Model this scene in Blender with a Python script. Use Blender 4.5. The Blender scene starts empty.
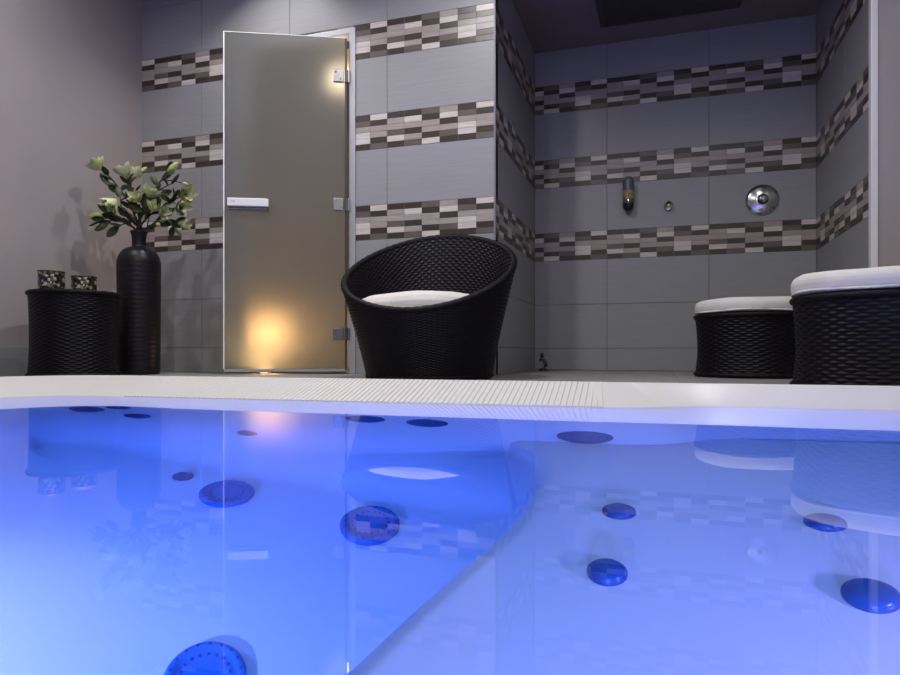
import bpy, bmesh, math, random
import numpy as np
from mathutils import Vector, Matrix
random.seed(7)
S = bpy.context.scene
COL = S.collection
PI = math.pi
TH = math.radians(17.67)
F = 653.0
CAMZ = 0.116
HOR = 352.0
ZW = -0.0205


def W(px, py, d):
    """photo direction + distance along the lens axis -> place in the room"""
    u = (px - 450) / F * d
    return Vector((u * math.cos(TH) - d * math.sin(TH), u * math.sin(TH) + d * math.cos(TH), CAMZ + (HOR - py) / F * d))


# ------------------------------------------------------------------ materials
def mat(name, color=(.5, .5, .5), rough=.5, metal=0, spec=.5, **kw):
    m = bpy.data.materials.new(name)
    m.use_nodes = True
    b = m.node_tree.nodes['Principled BSDF']
    b.inputs['Base Color'].default_value = (*color, 1)
    b.inputs['Roughness'].default_value = rough
    b.inputs['Metallic'].default_value = metal
    b.inputs['Specular IOR Level'].default_value = spec
    for k, v in kw.items():
        b.inputs[k.replace('_', ' ')].default_value = v
    return m


def nodes(m):
    return m.node_tree.nodes, m.node_tree.links, m.node_tree.nodes['Principled BSDF']


def add_noise(m, c1, c2, scale=(1, 1, 1), nscale=5, detail=4, bump=0, bumpdist=.002, lo=.35, hi=.65):
    N, L, b = nodes(m)
    tc = N.new('ShaderNodeTexCoord'); mp = N.new('ShaderNodeMapping'); no = N.new('ShaderNodeTexNoise'); cr = N.new('ShaderNodeValToRGB')
    mp.inputs['Scale'].default_value = scale
    no.inputs['Scale'].default_value = nscale; no.inputs['Detail'].default_value = detail
    cr.color_ramp.elements[0].position = lo; cr.color_ramp.elements[1].position = hi
    cr.color_ramp.elements[0].color = (*c1, 1); cr.color_ramp.elements[1].color = (*c2, 1)
    L.new(tc.outputs['Object'], mp.inputs['Vector']); L.new(mp.outputs['Vector'], no.inputs['Vector'])
    L.new(no.outputs['Fac'], cr.inputs['Fac']); L.new(cr.outputs['Color'], b.inputs['Base Color'])
    if bump:
        bp = N.new('ShaderNodeBump'); bp.inputs['Strength'].default_value = bump; bp.inputs['Distance'].default_value = bumpdist
        L.new(no.outputs['Fac'], bp.inputs['Height']); L.new(bp.outputs['Normal'], b.inputs['Normal'])
    return m


TILE = add_noise(mat('grey_linen_tile', rough=.42, spec=.45), (.262, .268, .284), (.290, .296, .310), (2, 2, 110), 2.5, 5, .05)
GROUT = mat('grout', (.10, .10, .11), .9)
MOS = {}
for k, c in dict(D=(.050, .038, .033), B=(.125, .103, .093), M=(.35, .305, .285), L=(.58, .535, .50)).items():
    MOS[k] = add_noise(mat('mosaic_' + {'D': 'dark', 'B': 'brown', 'M': 'taupe', 'L': 'light'}[k], rough=.35, spec=.4),
                       tuple(x * .82 for x in c), tuple(min(1, x * 1.15) for x in c), (4, 4, 120), 3, 3)
MGROUT = mat('mosaic_grout', (.22, .205, .20), .9)
PLAST = add_noise(mat('beige_plaster', rough=.75, spec=.25), (.325, .292, .294), (.342, .308, .310), (1, 1, 1), 2, 4, .05)
CEIL = mat('ceiling_paint', (.16, .14, .14), .8)
SHOWCEIL = mat('shower_ceiling_paint', (.17, .135, .135), .8)
FLOORM = add_noise(mat('floor_tile', rough=.45, spec=.4), (.20, .20, .20), (.25, .25, .25), (1, 1, 1), 8, 5, .05)
ALU = mat('aluminium', (.62, .63, .66), .3, 1)
SATIN = mat('satin_frame', (.42, .43, .47), .42, .35)
WHITEALU = mat('white_profile', (.80, .80, .82), .3, .2)
CHROME = mat('chrome', (.85, .85, .87), .08, 1)
BRUSH = mat('brushed_steel', (.22, .215, .215), .38, 1)
BLACKP = mat('black_plastic', (.012, .012, .015), .3)
WICK = mat('black_wicker', (.0045, .0036, .0065), .42, 0, .17)
RIMW = mat('black_wicker_trim', (.0045, .004, .006), .55, 0, .15)
CUSH = add_noise(mat('white_cotton', rough=.85, spec=.2), (.58, .565, .54), (.64, .625, .60), (1, 1, 1), 14, 5, .35, .004)
CERAM = add_noise(mat('black_ceramic', rough=.40, spec=.3), (.006, .005, .009), (.010, .008, .012), (1, 1, 60), 3, 3, .2, .001)
ACRYL = mat('white_acrylic', (.60, .595, .59), .35, 0, .35)
SHELL = mat('tub_shell_acrylic', (.72, .74, .80), .45, 0, .3)
GRATEM = mat('grate_white', (.60, .595, .59), .45)
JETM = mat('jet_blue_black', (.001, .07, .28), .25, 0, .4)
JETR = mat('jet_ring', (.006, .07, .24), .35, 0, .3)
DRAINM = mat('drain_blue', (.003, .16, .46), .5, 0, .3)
FROND = add_noise(mat('magnolia_leaf', rough=.5), (.018, .035, .010), (.045, .075, .02), (1, 1, 1), 30)
PETAL = add_noise(mat('magnolia_petal', rough=.6, spec=.3), (.33, .40, .14), (.62, .64, .40), (1, 1, 1), 25)
PETAL.node_tree.nodes['Principled BSDF'].inputs['Subsurface Weight'].default_value = 0
BUDM = add_noise(mat('magnolia_bud', rough=.6), (.30, .36, .10), (.52, .55, .24), (1, 1, 1), 30)
PINK = mat('pink_bud', (.45, .27, .22), .6)
STEM = mat('magnolia_stem', (.035, .02, .014), .8)
WAX = mat('wax', (.8, .74, .62), .5)


def mosaic_glass():
    m = mat('gold_mosaic_glass', rough=.25)
    N, L, b = nodes(m)
    tc = N.new('ShaderNodeTexCoord'); v = N.new('ShaderNodeTexVoronoi'); v.inputs['Scale'].default_value = 85
    cr = N.new('ShaderNodeValToRGB'); cr.color_ramp.interpolation = 'CONSTANT'
    e = cr.color_ramp.elements
    e[0].color = (.012, .009, .006, 1); e[1].position = .38; e[1].color = (.10, .075, .045, 1)
    for p, c in ((.55, (.03, .02, .03)), (.68, (.22, .19, .13)), (.84, (.45, .42, .34))):
        n = e.new(p); n.color = (*c, 1)
    sep = N.new('ShaderNodeSeparateColor')
    L.new(tc.outputs['Object'], v.inputs['Vector']); L.new(v.outputs['Color'], sep.inputs['Color'])
    L.new(sep.outputs['Red'], cr.inputs['Fac']); L.new(cr.outputs['Color'], b.inputs['Base Color'])
    v2 = N.new('ShaderNodeTexVoronoi'); v2.feature = 'DISTANCE_TO_EDGE'; v2.inputs['Scale'].default_value = 85
    L.new(tc.outputs['Object'], v2.inputs['Vector'])
    bp = N.new('ShaderNodeBump'); bp.inputs['Strength'].default_value = .6; bp.inputs['Distance'].default_value = .003
    L.new(v2.outputs['Distance'], bp.inputs['Height']); L.new(bp.outputs['Normal'], b.inputs['Normal'])
    return m


MOSGL = mosaic_glass()


def frosted():
    m = bpy.data.materials.new('frosted_glass'); m.use_nodes = True
    N, L = m.node_tree.nodes, m.node_tree.links
    N.remove(N['Principled BSDF']); out = N['Material Output']
    rf = N.new('ShaderNodeBsdfRefraction'); rf.inputs['Roughness'].default_value = .80; rf.inputs['IOR'].default_value = 1.18
    rf.inputs['Color'].default_value = (.86, .86, .84, 1)
    tr = N.new('ShaderNodeBsdfTranslucent'); tr.inputs['Color'].default_value = (.70, .74, .74, 1)
    df = N.new('ShaderNodeBsdfDiffuse'); df.inputs['Color'].default_value = (.20, .23, .23, 1)
    gl = N.new('ShaderNodeBsdfGlossy'); gl.inputs['Roughness'].default_value = .38; gl.inputs['Color'].default_value = (.9, .9, .9, 1)
    a = N.new('ShaderNodeMixShader'); a.inputs[0].default_value = .34
    b = N.new('ShaderNodeMixShader'); b.inputs[0].default_value = .14
    c = N.new('ShaderNodeMixShader'); fr = N.new('ShaderNodeFresnel'); fr.inputs['IOR'].default_value = 1.4
    L.new(rf.outputs[0], a.inputs[1]); L.new(tr.outputs[0], a.inputs[2])
    L.new(a.outputs[0], b.inputs[1]); L.new(df.outputs[0], b.inputs[2])
    L.new(fr.outputs[0], c.inputs[0]); L.new(b.outputs[0], c.inputs[1]); L.new(gl.outputs[0], c.inputs[2])
    L.new(c.outputs[0], out.inputs['Surface'])
    return m


FROST = frosted()


def water_mat():
    m = bpy.data.materials.new('clear_water'); m.use_nodes = True
    N, L = m.node_tree.nodes, m.node_tree.links
    N.remove(N['Principled BSDF']); out = N['Material Output']
    g = N.new('ShaderNodeBsdfGlass'); g.inputs['IOR'].default_value = 1.333; g.inputs['Roughness'].default_value = 0
    g.inputs['Color'].default_value = (1, 1, 1, 1)
    va = N.new('ShaderNodeVolumeAbsorption'); va.inputs['Color'].default_value = (0, .53, .97, 1); va.inputs['Density'].default_value = .66
    L.new(va.outputs[0], out.inputs['Volume'])
    L.new(g.outputs[0], out.inputs['Surface'])
    return m


WATER = water_mat()


def emis(name, color, s):
    m = bpy.data.materials.new(name); m.use_nodes = True
    b = m.node_tree.nodes['Principled BSDF']
    b.inputs['Base Color'].default_value = (*color, 1)
    b.inputs['Emission Color'].default_value = (*color, 1); b.inputs['Emission Strength'].default_value = s
    return m


# ------------------------------------------------------------------ mesh helpers
class MB:
    def __init__(s): s.v = []; s.f = []; s.m = []

    def box(s, x0, x1, y0, y1, z0, z1, mi=0, M=None):
        o = len(s.v)
        for x in (x0, x1):
            for y in (y0, y1):
                for z in (z0, z1):
                    p = Vector((x, y, z)); s.v.append(tuple(M @ p if M else p))
        for f in ((0, 1, 3, 2), (4, 6, 7, 5), (0, 4, 5, 1), (2, 3, 7, 6), (0, 2, 6, 4), (1, 5, 7, 3)):
            s.f.append([o + i for i in f]); s.m.append(mi)

    def grid(s, P, closeu=False, mi=0, flip=False):
        """P array (nv, nu, 3)"""
        nv, nu = P.shape[:2]; o = len(s.v)
        s.v.extend(map(tuple, P.reshape(-1, 3).tolist()))
        for j in range(nv - 1):
            for i in range(nu if closeu else nu - 1):
                a = o + j * nu + i; b = o + j * nu + (i + 1) % nu
                q = [a, b, b + nu, a + nu]
                s.f.append(q[::-1] if flip else q); s.m.append(mi)

    def poly(s, pts, mi=0):
        o = len(s.v); s.v.extend(tuple(p) for p in pts); s.f.append(list(range(o, o + len(pts)))); s.m.append(mi)

    def build(s, name, mats, parent=None, smooth=False, bevel=0, loc=None, recalc=True):
        me = bpy.data.meshes.new(name); me.from_pydata(s.v, [], s.f)
        mats = mats if isinstance(mats, (list, tuple)) else [mats]
        for m in mats: me.materials.append(m)
        me.polygons.foreach_set('material_index', s.m)
        if smooth: me.polygons.foreach_set('use_smooth', [True] * len(s.f))
        if recalc:
            bm = bmesh.new(); bm.from_mesh(me); bmesh.ops.recalc_face_normals(bm, faces=bm.faces); bm.to_mesh(me); bm.free()
        me.update()
        o = bpy.data.objects.new(name, me); COL.objects.link(o)
        if parent: o.parent = parent
        if loc: o.location = loc
        if bevel:
            md = o.modifiers.new('bevel', 'BEVEL'); md.width = bevel; md.segments = 2; md.limit_method = 'ANGLE'
        return o


def lathe(prof, n=48):
    a = np.linspace(0, 2 * PI, n, endpoint=False)
    p = np.array(prof, float)
    P = np.zeros((len(p), n, 3))
    P[..., 0] = p[:, :1] * np.cos(a); P[..., 1] = p[:, :1] * np.sin(a); P[..., 2] = p[:, 1:]
    return P


def tube(mb, pts, r, n=8, mi=0, taper=None):
    pts = [Vector(p) for p in pts]; rows = []
    for i, p in enumerate(pts):
        t = (pts[min(i + 1, len(pts) - 1)] - pts[max(i - 1, 0)]).normalized()
        up = Vector((0, 0, 1)) if abs(t.z) < .95 else Vector((1, 0, 0))
        a = t.cross(up).normalized(); b = t.cross(a)
        rr = r if taper is None else r + (taper - r) * i / (len(pts) - 1)
        rows.append([tuple(p + a * math.cos(k * 2 * PI / n) * rr + b * math.sin(k * 2 * PI / n) * rr) for k in range(n)])
    mb.grid(np.array(rows), True, mi)
    mb.poly(rows[0], mi); mb.poly(rows[-1], mi)


def empty(name, loc, rz=0):
    o = bpy.data.objects.new(name, None); COL.objects.link(o); o.location = loc; o.rotation_euler = (0, 0, rz)
    o.empty_display_size = .1
    return o


def tag(o, label, cat, group=None, kind=None):
    o['label'] = label; o['category'] = cat
    if group: o['group'] = group
    if kind: o['kind'] = kind
    return o


def struct(o, label=None):
    o['kind'] = 'structure'
    if label: o['label'] = label
    return o


# ------------------------------------------------------------------ room
XL, XC, XR, XRR = -2.92, -.767, .87, 2.1
YF, YB, YN = 3.14, 4.23, -2.2
ZC, ZS = 2.36, 2.065
ROWS = [(0, .14), (.14, .42), (.42, .705), 'b', (.885, 1.179), 'b', (1.361, 1.661), 'b', (1.843, 2.143), (2.143, 2.36)]
BANDS = [(.705, .885), (1.179, 1.361), (1.661, 1.843)]
PAT = ['DMMBLD', 'DLMDMB', 'BDMMDL', 'MLDMBD', 'DBMLLD', 'LDMMDB']


def sub(r, h):
    """rectangle r minus hole h"""
    x0, x1, z0, z1 = r
    if h is None or x1 <= h[0] or x0 >= h[1] or z1 <= h[2] or z0 >= h[3]: return [r]
    out = []
    if x0 < h[0]: out.append((x0, h[0], z0, z1))
    if x1 > h[1]: out.append((h[1], x1, z0, z1))
    a, b = max(x0, h[0]), min(x1, h[1])
    if z0 < h[2]: out.append((a, b, z0, h[2]))
    if z1 > h[3]: out.append((a, b, h[3], z1))
    return out


def tiled(name, s0, s1, place, ztop, joint, tw=.6, hole=None, mosj=None, depth=.06):
    """place(s, out, z)->xyz ; s runs along the wall, out = towards the room"""
    mb = MB()

    def slab(r, o0, o1, mi, ch=0):
        x0, x1, z0, z1 = r
        if x1 - x0 < .004 or z1 - z0 < .004: return
        c = min(ch, (x1 - x0) / 3)
        P = [[place(x0, o0, z0), place(x1, o0, z0), place(x1, o0, z1), place(x0, o0, z1)],
             [place(x0, o1 - ch, z0), place(x1, o1 - ch, z0), place(x1, o1 - ch, z1), place(x0, o1 - ch, z1)],
             [place(x0 + c, o1, z0 + c), place(x1 - c, o1, z0 + c), place(x1 - c, o1, z1 - c), place(x0 + c, o1, z1 - c)]]
        mb.grid(np.array([[tuple(p) for p in row] for row in P]), True, mi)
        mb.poly(P[2], mi); mb.poly(P[0][::-1], mi)
    for r in sub((s0, s1, 0, ztop), hole): slab(r, -depth, -.003, 1)
    for z0, z1 in BANDS:
        for r in sub((s0, s1, z0, z1), hole): slab(r, -.0029, -.0012, 6)
    g = .0012
    zr = [r for r in ROWS if r != 'b']
    for z0, z1 in zr:
        if z0 >= ztop: continue
        z1 = min(z1, ztop)
        k = math.floor((s0 - joint) / tw)
        while joint + k * tw < s1:
            a, b = max(s0, joint + k * tw), min(s1, joint + (k + 1) * tw)
            if b - a > .01:
                for r in sub((a + g, b - g, z0 + g, z1 - g), hole): slab(r, -.003, 0, 0, .0008)
            k += 1
    mj = mosj if mosj else joint
    cw = tw / 6
    spans = [(s0, s1, mj)] if not hole else [(s0, hole[0], mosj), (hole[0], s1, joint)]
    for (s0, s1, mj), (z0, z1) in [(a_, b_) for a_ in spans for b_ in BANDS]:
        hh = (z1 - z0) / 6
        k = math.floor((s0 - mj) / cw)
        while mj + k * cw < s1:
            a, b = max(s0, mj + k * cw), min(s1, mj + (k + 1) * cw)
            if b - a > .006:
                for q in range(6):
                    ch = PAT[k % 6][q]
                    for r in sub((a + .0009, b - .0009, z1 - (q + 1) * hh + .0006, z1 - q * hh - .0006), hole):
                        slab(r, -.003, .0003, {'D': 2, 'B': 3, 'M': 4, 'L': 5}[ch], .0004)
            k += 1
    return struct(mb.build(name, [TILE, GROUT, MOS['D'], MOS['B'], MOS['M'], MOS['L'], MGROUT]))


DH = (-2.215, -1.524, 0, 1.832)       # door opening incl. frame
tiled('wall_front', XL - .02, XC, lambda s, o, z: (s, YF - o, z), ZC, XC, .577, DH, -2.829)
tiled('wall_back', XC, XR, lambda s, o, z: (s, YB - o, z), ZS, -.307, .6)
tiled('wall_shower_left', YF + .008, YB, lambda s, o, z: (XC + o, s, z), ZS, YB - .6, .6, depth=.04)
tiled('wall_shower_right', YF + .008, YB, lambda s, o, z: (XR - o, s, z), ZS, YB - .6, .6, depth=.04)

m = MB(); m.box(XL - .1, XL, YN - .1, YF, .14, ZC + .1); struct(m.build('wall_left', PLAST))
m = MB(); m.box(XL - .05, XL + .006, YN, YF, 0, .14)
for k in range(12):
    m.box(XL, XL + .0065, YN + .3 + k * .5, YN + .3 + k * .5 + .002, 0, .14, 1)
struct(m.build('baseboard_left', [TILE, GROUT], bevel=.002))
m = MB(); m.box(XR, XRR + .1, YF, YF + .1, 0, ZC + .1); struct(m.build('wall_front_right', PLAST))
m = MB(); m.box(XC, XR, YF, YF + .1, ZS, ZC + .1); struct(m.build('wall_shower_lintel', PLAST))
m = MB(); m.box(XRR, XRR + .1, YN - .1, YF, 0, ZC + .1); struct(m.build('wall_right', PLAST))
m = MB(); m.box(XL, XRR, YN - .1, YN, 0, ZC + .1); struct(m.build('wall_near', PLAST))
m = MB(); m.box(XL - .1, XRR + .1, YN - .1, YF + .1, ZC, ZC + .1); struct(m.build('ceiling', CEIL))
m = MB(); m.box(XC, XR, YF + .1, YB + .06, ZS, ZS + .08); struct(m.build('ceiling_shower', SHOWCEIL))
# floor with the tub cut out of it
m = MB()
PX0, PX1, PY0, PY1 = -2.05, 1.27, -1.07, 1.832
for (a, b, c, d) in ((XL - .1, PX0, YN, YB + .1), (PX1, XRR, YN, YB + .1), (PX0, PX1, YN, PY0), (PX0, PX1, PY1, YB + .1)):
    m.box(a, b, c, d, -.05, -.0015, 1)
tx = .6
x = XL
while x < XRR:
    y = YB - 11 * tx
    while y < YB:
        a, b, c, d = x + .001, min(x + tx, XRR) - .001, max(y, YN) + .001, y + tx - .001
        if not (a < PX1 and b > PX0 and c < PY1 and d > PY0):
            if d > c: m.box(a, b, c, d, -.004, 0, 0)
        else:
            for r in sub((a, b, c, d), (PX0, PX1, PY0, PY1)): m.box(r[0], r[1], r[2], r[3], -.004, 0, 0)
        y += tx
    x += tx
for cx, cy, sx_, sy_, k in ((PX0, PY1, 1, -1, .13), (PX1, PY1, -1, -1, .16), (PX0, PY0, 1, 1, .16), (PX1, PY0, -1, 1, .16)):
    a, b, c = (cx, cy), (cx + sx_ * k, cy), (cx, cy + sy_ * k)
    o = len(m.v)
    for z in (-.05, -.0005):
        for p in (a, b, c): m.v.append((p[0], p[1], z))
    for f in ((0, 1, 2), (3, 4, 5), (0, 1, 4, 3), (1, 2, 5, 4), (2, 0, 3, 5)): m.f.append([o + i for i in f]); m.m.append(0)
struct(m.build('floor', [FLOORM, GROUT]))

# metal corner profiles
m = MB(); m.box(XR - .022, XR + .004, YF - .006, YF + .03, 0, ZC); struct(m.build('trim_1', WHITEALU, bevel=.002))
m = MB(); m.box(XC - .006, XC + .0035, YF - .0035, YF + .012, 0, ZC); struct(m.build('trim_2', mat('dull_corner_profile', (.20, .20, .22), .5, .2), bevel=.001))
# drain channel; its dark olive colour paints the shadow line at the wall foot
m = MB(); m.box(XC + .02, XR - .02, YB - .10, YB - .03, -.001, .003)
for k in range(78): m.box(XC + .03 + k * .0205, XC + .04 + k * .0205, YB - .09, YB - .04, .0028, .0045, 1)
dr = m.build('floor_drain', [mat('drain_shadow_olive', (.16, .16, .13), .5, .5), BLACKP])
tag(dr, 'slim dull drain channel tinted as the shadow line along the foot of the shower back wall', 'drain')

# steam cabin behind the glass door
m = MB()
CABW = add_noise(mat('cabin_wall', rough=.6), (.40, .35, .28), (.46, .41, .33), (1, 1, 1), 3)
x0, x1, y0, y1 = -2.75, -.90, YF + .061, 4.3
for nm, bx in (('wall_cabin_back', [(x0 - .05, x1 + .05, y1, y1 + .05, 0, 2.2)]), ('wall_cabin_left', [(x0 - .05, x0, y0, y1, 0, 2.2)]), ('wall_cabin_right', [(x1, x1 + .05, y0, y1, 0, 2.2)]),
               ('ceiling_cabin', [(x0 - .05, x1 + .05, y0, y1 + .05, 2.2, 2.25)])):
    m = MB()
    for q in bx: m.box(*q)
    struct(m.build(nm, CABW))
m = MB(); m.box(x0, DH[0], y0 - .001, y0 + .01, 0, 2.2); m.box(DH[1], x1, y0 - .001, y0 + .01, 0, 2.2); m.box(DH[0], DH[1], y0 - .001, y0 + .01, DH[3], 2.2)
struct(m.build('wall_cabin_front', CABW))

# bench inside
m = MB(); m.box(x0 + .003, x1 - .003, 3.85, y1 - .003, .002, .42); m.box(x0 + .003, x1 - .003, 3.80, y1 - .003, .42, .46)
b = m.build('cabin_bench', CABW, bevel=.01)
tag(b, 'blurred pale bench inside the steam cabin behind the frosted glass door', 'bench')

# door frame
m = MB()
fx0, fx1, fz = DH[0], DH[1], DH[3]
m.box(fx1 - .036, fx1, YF - .008, YF + .07, 0, fz); m.box(fx0, fx0 + .03, YF - .008, YF + .07, 0, fz)
m.box(fx0 + .03, fx1 - .036, YF - .008, YF + .07, fz - .03, fz)
m.box(fx0 + .03, fx1 - .036, YF + .0, YF + .07, 0.001, .012)
m.box(fx1 - .040, fx1 - .036, YF + .0, YF + .05, 0.012, fz - .03, 1)
struct(m.build('trim_3', [SATIN, BLACKP], bevel=.002), 'satin grey frame around the steam cabin opening')

# glass door leaf, ajar : local x runs from the hinge to the free edge
HX, HY = -1.566, 3.124
ang = math.atan2(2.864 - HY, -2.136 - HX)
DWD = math.hypot(2.864 - HY, -2.136 - HX)
door = empty('door_1', (HX, HY, 0), ang)
struct(door); door['label'] = 'tall frosted glass steam cabin door standing ajar, hinged on the right'; door['category'] = 'door'
m = MB(); m.box(.012, DWD, -.004, .004, .028, 1.771)
m.build('glass_panel', FROST, door)
m = MB(); m.box(DWD, DWD + .006, -.0045, .0045, .028, 1.775); m.box(.012, DWD, -.0045, .0045, 1.771, 1.7745)
m.build('polished_edge', mat('polished_glass_edge', (.93, .95, .96), .25, 0, .8), door)
m = MB(); m.box(.012, DWD, -.006, .006, .014, .0275); m.build('bottom_seal', mat('grey_seal', (.35, .36, .38), .4), door)
m = MB(); m.box(.0, .011, -.005, .005, .028, 1.771); m.build('hinge_side_seal', mat('dark_seal', (.035, .03, .03), .5), door)
# room side of the leaf is +y in local axes (normal towards the camera)
side = 1 if (Matrix.Rotation(ang, 3, 'Z') @ Vector((0, 1, 0))).y < 0 else -1


def ybox(mb, x0, x1, a, b, z0, z1, mi=0):
    lo, hi = sorted((a * side, b * side)); mb.box(x0, x1, lo, hi, z0, z1, mi)


for zz, mm in ((1.572, mat('hinge_chrome', (.5, .5, .5), .25, 1)), (.894, BRUSH), (.211, BRUSH)):
    hm = MB()
    ybox(hm, .018, .072, .005, .012, zz - .032, zz + .032)
    ybox(hm, .018, .072, -.012, -.005, zz - .032, zz + .032)
    hg = hm.build('hinge', mm, door, bevel=.002)
    h2 = MB(); tube(h2, [(.004, .006 * side, zz - .034), (.004, .006 * side, zz + .034)], .008, 12); ybox(h2, -.014, .0, -.004, .006, zz - .032, zz + .032)
    h2.build('hinge_barrel', BRUSH, hg, bevel=.0015)
    h3 = MB()
    for dx, dz in ((.032, -.018), (.058, .018)):
        a_ = lathe([(0.0001, .0013), (.004, .0013), (.005, 0)], 12)
        R_ = Matrix.Translation((dx, .012 * side, zz + dz)) @ Matrix.Rotation(-PI / 2 * side, 4, 'X')
        a_ = np.array([[tuple(R_ @ Vector(p)) for p in row] for row in a_]); h3.grid(a_, True)
    h3.build('screw', BRUSH, hg, smooth=True)
# handle
hx0, hx1, hz = DWD - .228, DWD - .022, .885
hb = MB(); ybox(hb, hx0, hx1, .018, .046, hz - .021, hz + .021)
hd = hb.build('door_handle', mat('handle_white', (.80, .80, .83), .3), door, bevel=.004)
hb = MB(); ybox(hb, hx0 + .012, hx0 + .04, .004, .019, hz - .015, hz + .015); ybox(hb, hx1 - .04, hx1 - .012, .004, .019, hz - .015, hz + .015)
hb.build('handle_post', BRUSH, hd, bevel=.002)
hb = MB(); tube(hb, [(hx0 + .004, .02 * side, hz - .028), (hx1 - .004, .02 * side, hz - .028)], .0085, 12)
hb.build('grip_bar', BRUSH, hd, smooth=True)
hb = MB()
pts = [(hx1 - .018 - i * .0022, .0467 * side, hz + .002 + .003 * math.sin(i * 1.35)) for i in range(11)]
for a, b in zip(pts[:-1], pts[1:]):
    hb.poly([(a[0], a[1], a[2] - .0012), (b[0], b[1], b[2] - .0012), (b[0], b[1], b[2] + .0012), (a[0], a[1], a[2] + .0012)])
hb.build('maker_mark', mat('mark_grey', (.12, .12, .15), .5), hd)

# recessed uplight in the floor just behind the leaf
WARM = (1, .62, .27)
ul = empty('floor_spotlight', (-2.02, 3.045, 0))
tag(ul, 'small warm recessed spotlight in the floor behind the frosted door', 'spotlight')
m = MB(); m.grid(lathe([(.045, .0005), (.045, .004), (.036, .005), (.034, .002)], 32), True); m.build('bezel', BRUSH, ul, smooth=True)
m = MB(); m.grid(lathe([(.034, .003), (.02, .0045), (.0001, .005)], 32), True); m.build('lens', emis('warm_lens', WARM, 6), ul, smooth=True)


def area(name, loc, rot, size, power, color, shape='DISK', spread=PI, sy=None):
    l = bpy.data.lights.new(name, 'AREA'); l.shape = shape; l.size = size
    if sy: l.size_y = sy
    l.energy = power; l.color = color; l.spread = spread
    o = bpy.data.objects.new(name, l); COL.objects.link(o); o.location = loc; o.rotation_euler = rot
    return o


def point(name, loc, power, color, r=.02):
    l = bpy.data.lights.new(name, 'POINT'); l.energy = power; l.color = color; l.shadow_soft_size = r
    o = bpy.data.objects.new(name, l); COL.objects.link(o); o.location = loc
    return o


area('floor_spotlight_beam', (-2.02, 3.045, .012), (PI, 0, 0), .05, 1.5, WARM)
# lamp inside the cabin: low lamp + high corner lamp
for nm, lc, pw, lab in (('cabin_lamp', (-2.36, 3.72, .24), 5.0, 'round warm lamp glowing low inside the steam cabin behind the frosted door'),
                        ('cabin_lamp', (-1.665, 3.43, 1.80), 2.0, 'small warm lamp high inside the steam cabin above the door hinge')):
    e_ = empty(nm, lc); tag(e_, lab, 'lamp')
    m = MB(); m.grid(lathe([(.0001, -.075), (.045, -.06), (.07, -.02), (.07, .02), (.045, .06), (.0001, .075)], 24), True)
    m.build('globe', emis('warm_globe', WARM, pw * (.34 if lc[2] < 1 else .16)), e_, smooth=True)
    m = MB(); m.grid(lathe([(.0001, .074), (.03, .074), (.03, .10), (.0001, .10)], 24), True); m.build('socket', BRUSH, e_)
    point('cabin_glow', (lc[0] + (.0 if lc[2] < 1 else -.1), lc[1] - (.12 if lc[2] < 1 else 0), lc[2] + (0 if lc[2] < 1 else -.1)), 4.2 if lc[2] < 1 else 1.3, (1, .55, .2) if lc[2] < 1 else (1, .80, .56), .06)
    if lc[2] < 1: m = MB(); tube(m, [(0, 0, -.075), (0, 0, -lc[2])], .012); m.build('stand', BRUSH, e_)
    else: m = MB(); tube(m, [(0, 0, .1), (0, 0, 2.2 - lc[2])], .008); m.build('stem', BRUSH, e_)

# ------------------------------------------------------------------ woven surfaces


def weave(Pf, U, V, nc, nr, amp, per=5):
    """Pf(u,v)->(...,3) arrays ; returns displaced point grid"""
    nu, nv = nc * per, nr * per + 1
    u = np.linspace(0, 1, nu, endpoint=False)[None, :]; v = np.linspace(0, 1, nv)[:, None]
    u, v = np.broadcast_arrays(u, v)
    P = Pf(u, v); e = 1e-3
    du = Pf(u + e, v) - Pf(u - e, v); dv = Pf(u, np.clip(v + e, 0, 1)) - Pf(u, np.clip(v - e, 0, 1))
    n = np.cross(du, dv); n /= np.linalg.norm(n, axis=2, keepdims=True) + 1e-12
    row = np.minimum(np.floor(v * nr), nr - 1)
    s = np.abs(np.sin(PI * v * nr)) ** .55
    c = np.cos(PI * nc * u + PI * row)
    h = amp * s * (.5 + .5 * np.clip(c * 1.5, -1, 1))
    return P + n * h[..., None]


def ringbraid(mb, Cf, r, n, twists, amp=.07):
    """rope following Cf(a)->xyz closed"""
    k = n; a = np.linspace(0, 2 * PI, k, endpoint=False)
    rows = []
    for i, t in enumerate(a):
        p = Vector(Cf(t)); q = (Vector(Cf(t + .01)) - Vector(Cf(t - .01))).normalized()
        o = Vector((p.x, p.y, 0)); o = (o - q * o.dot(q)).normalized(); b = q.cross(o)
        ring = []
        for j in range(10):
            g = j * 2 * PI / 10
            rr = r * (1 + amp * math.sin(g * 2 + t * twists))
            ring.append(tuple(p + o * math.cos(g) * rr + b * math.sin(g) * rr))
        rows.append(ring)
    rows.append(rows[0])
    mb.grid(np.array(rows), True)


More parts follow.
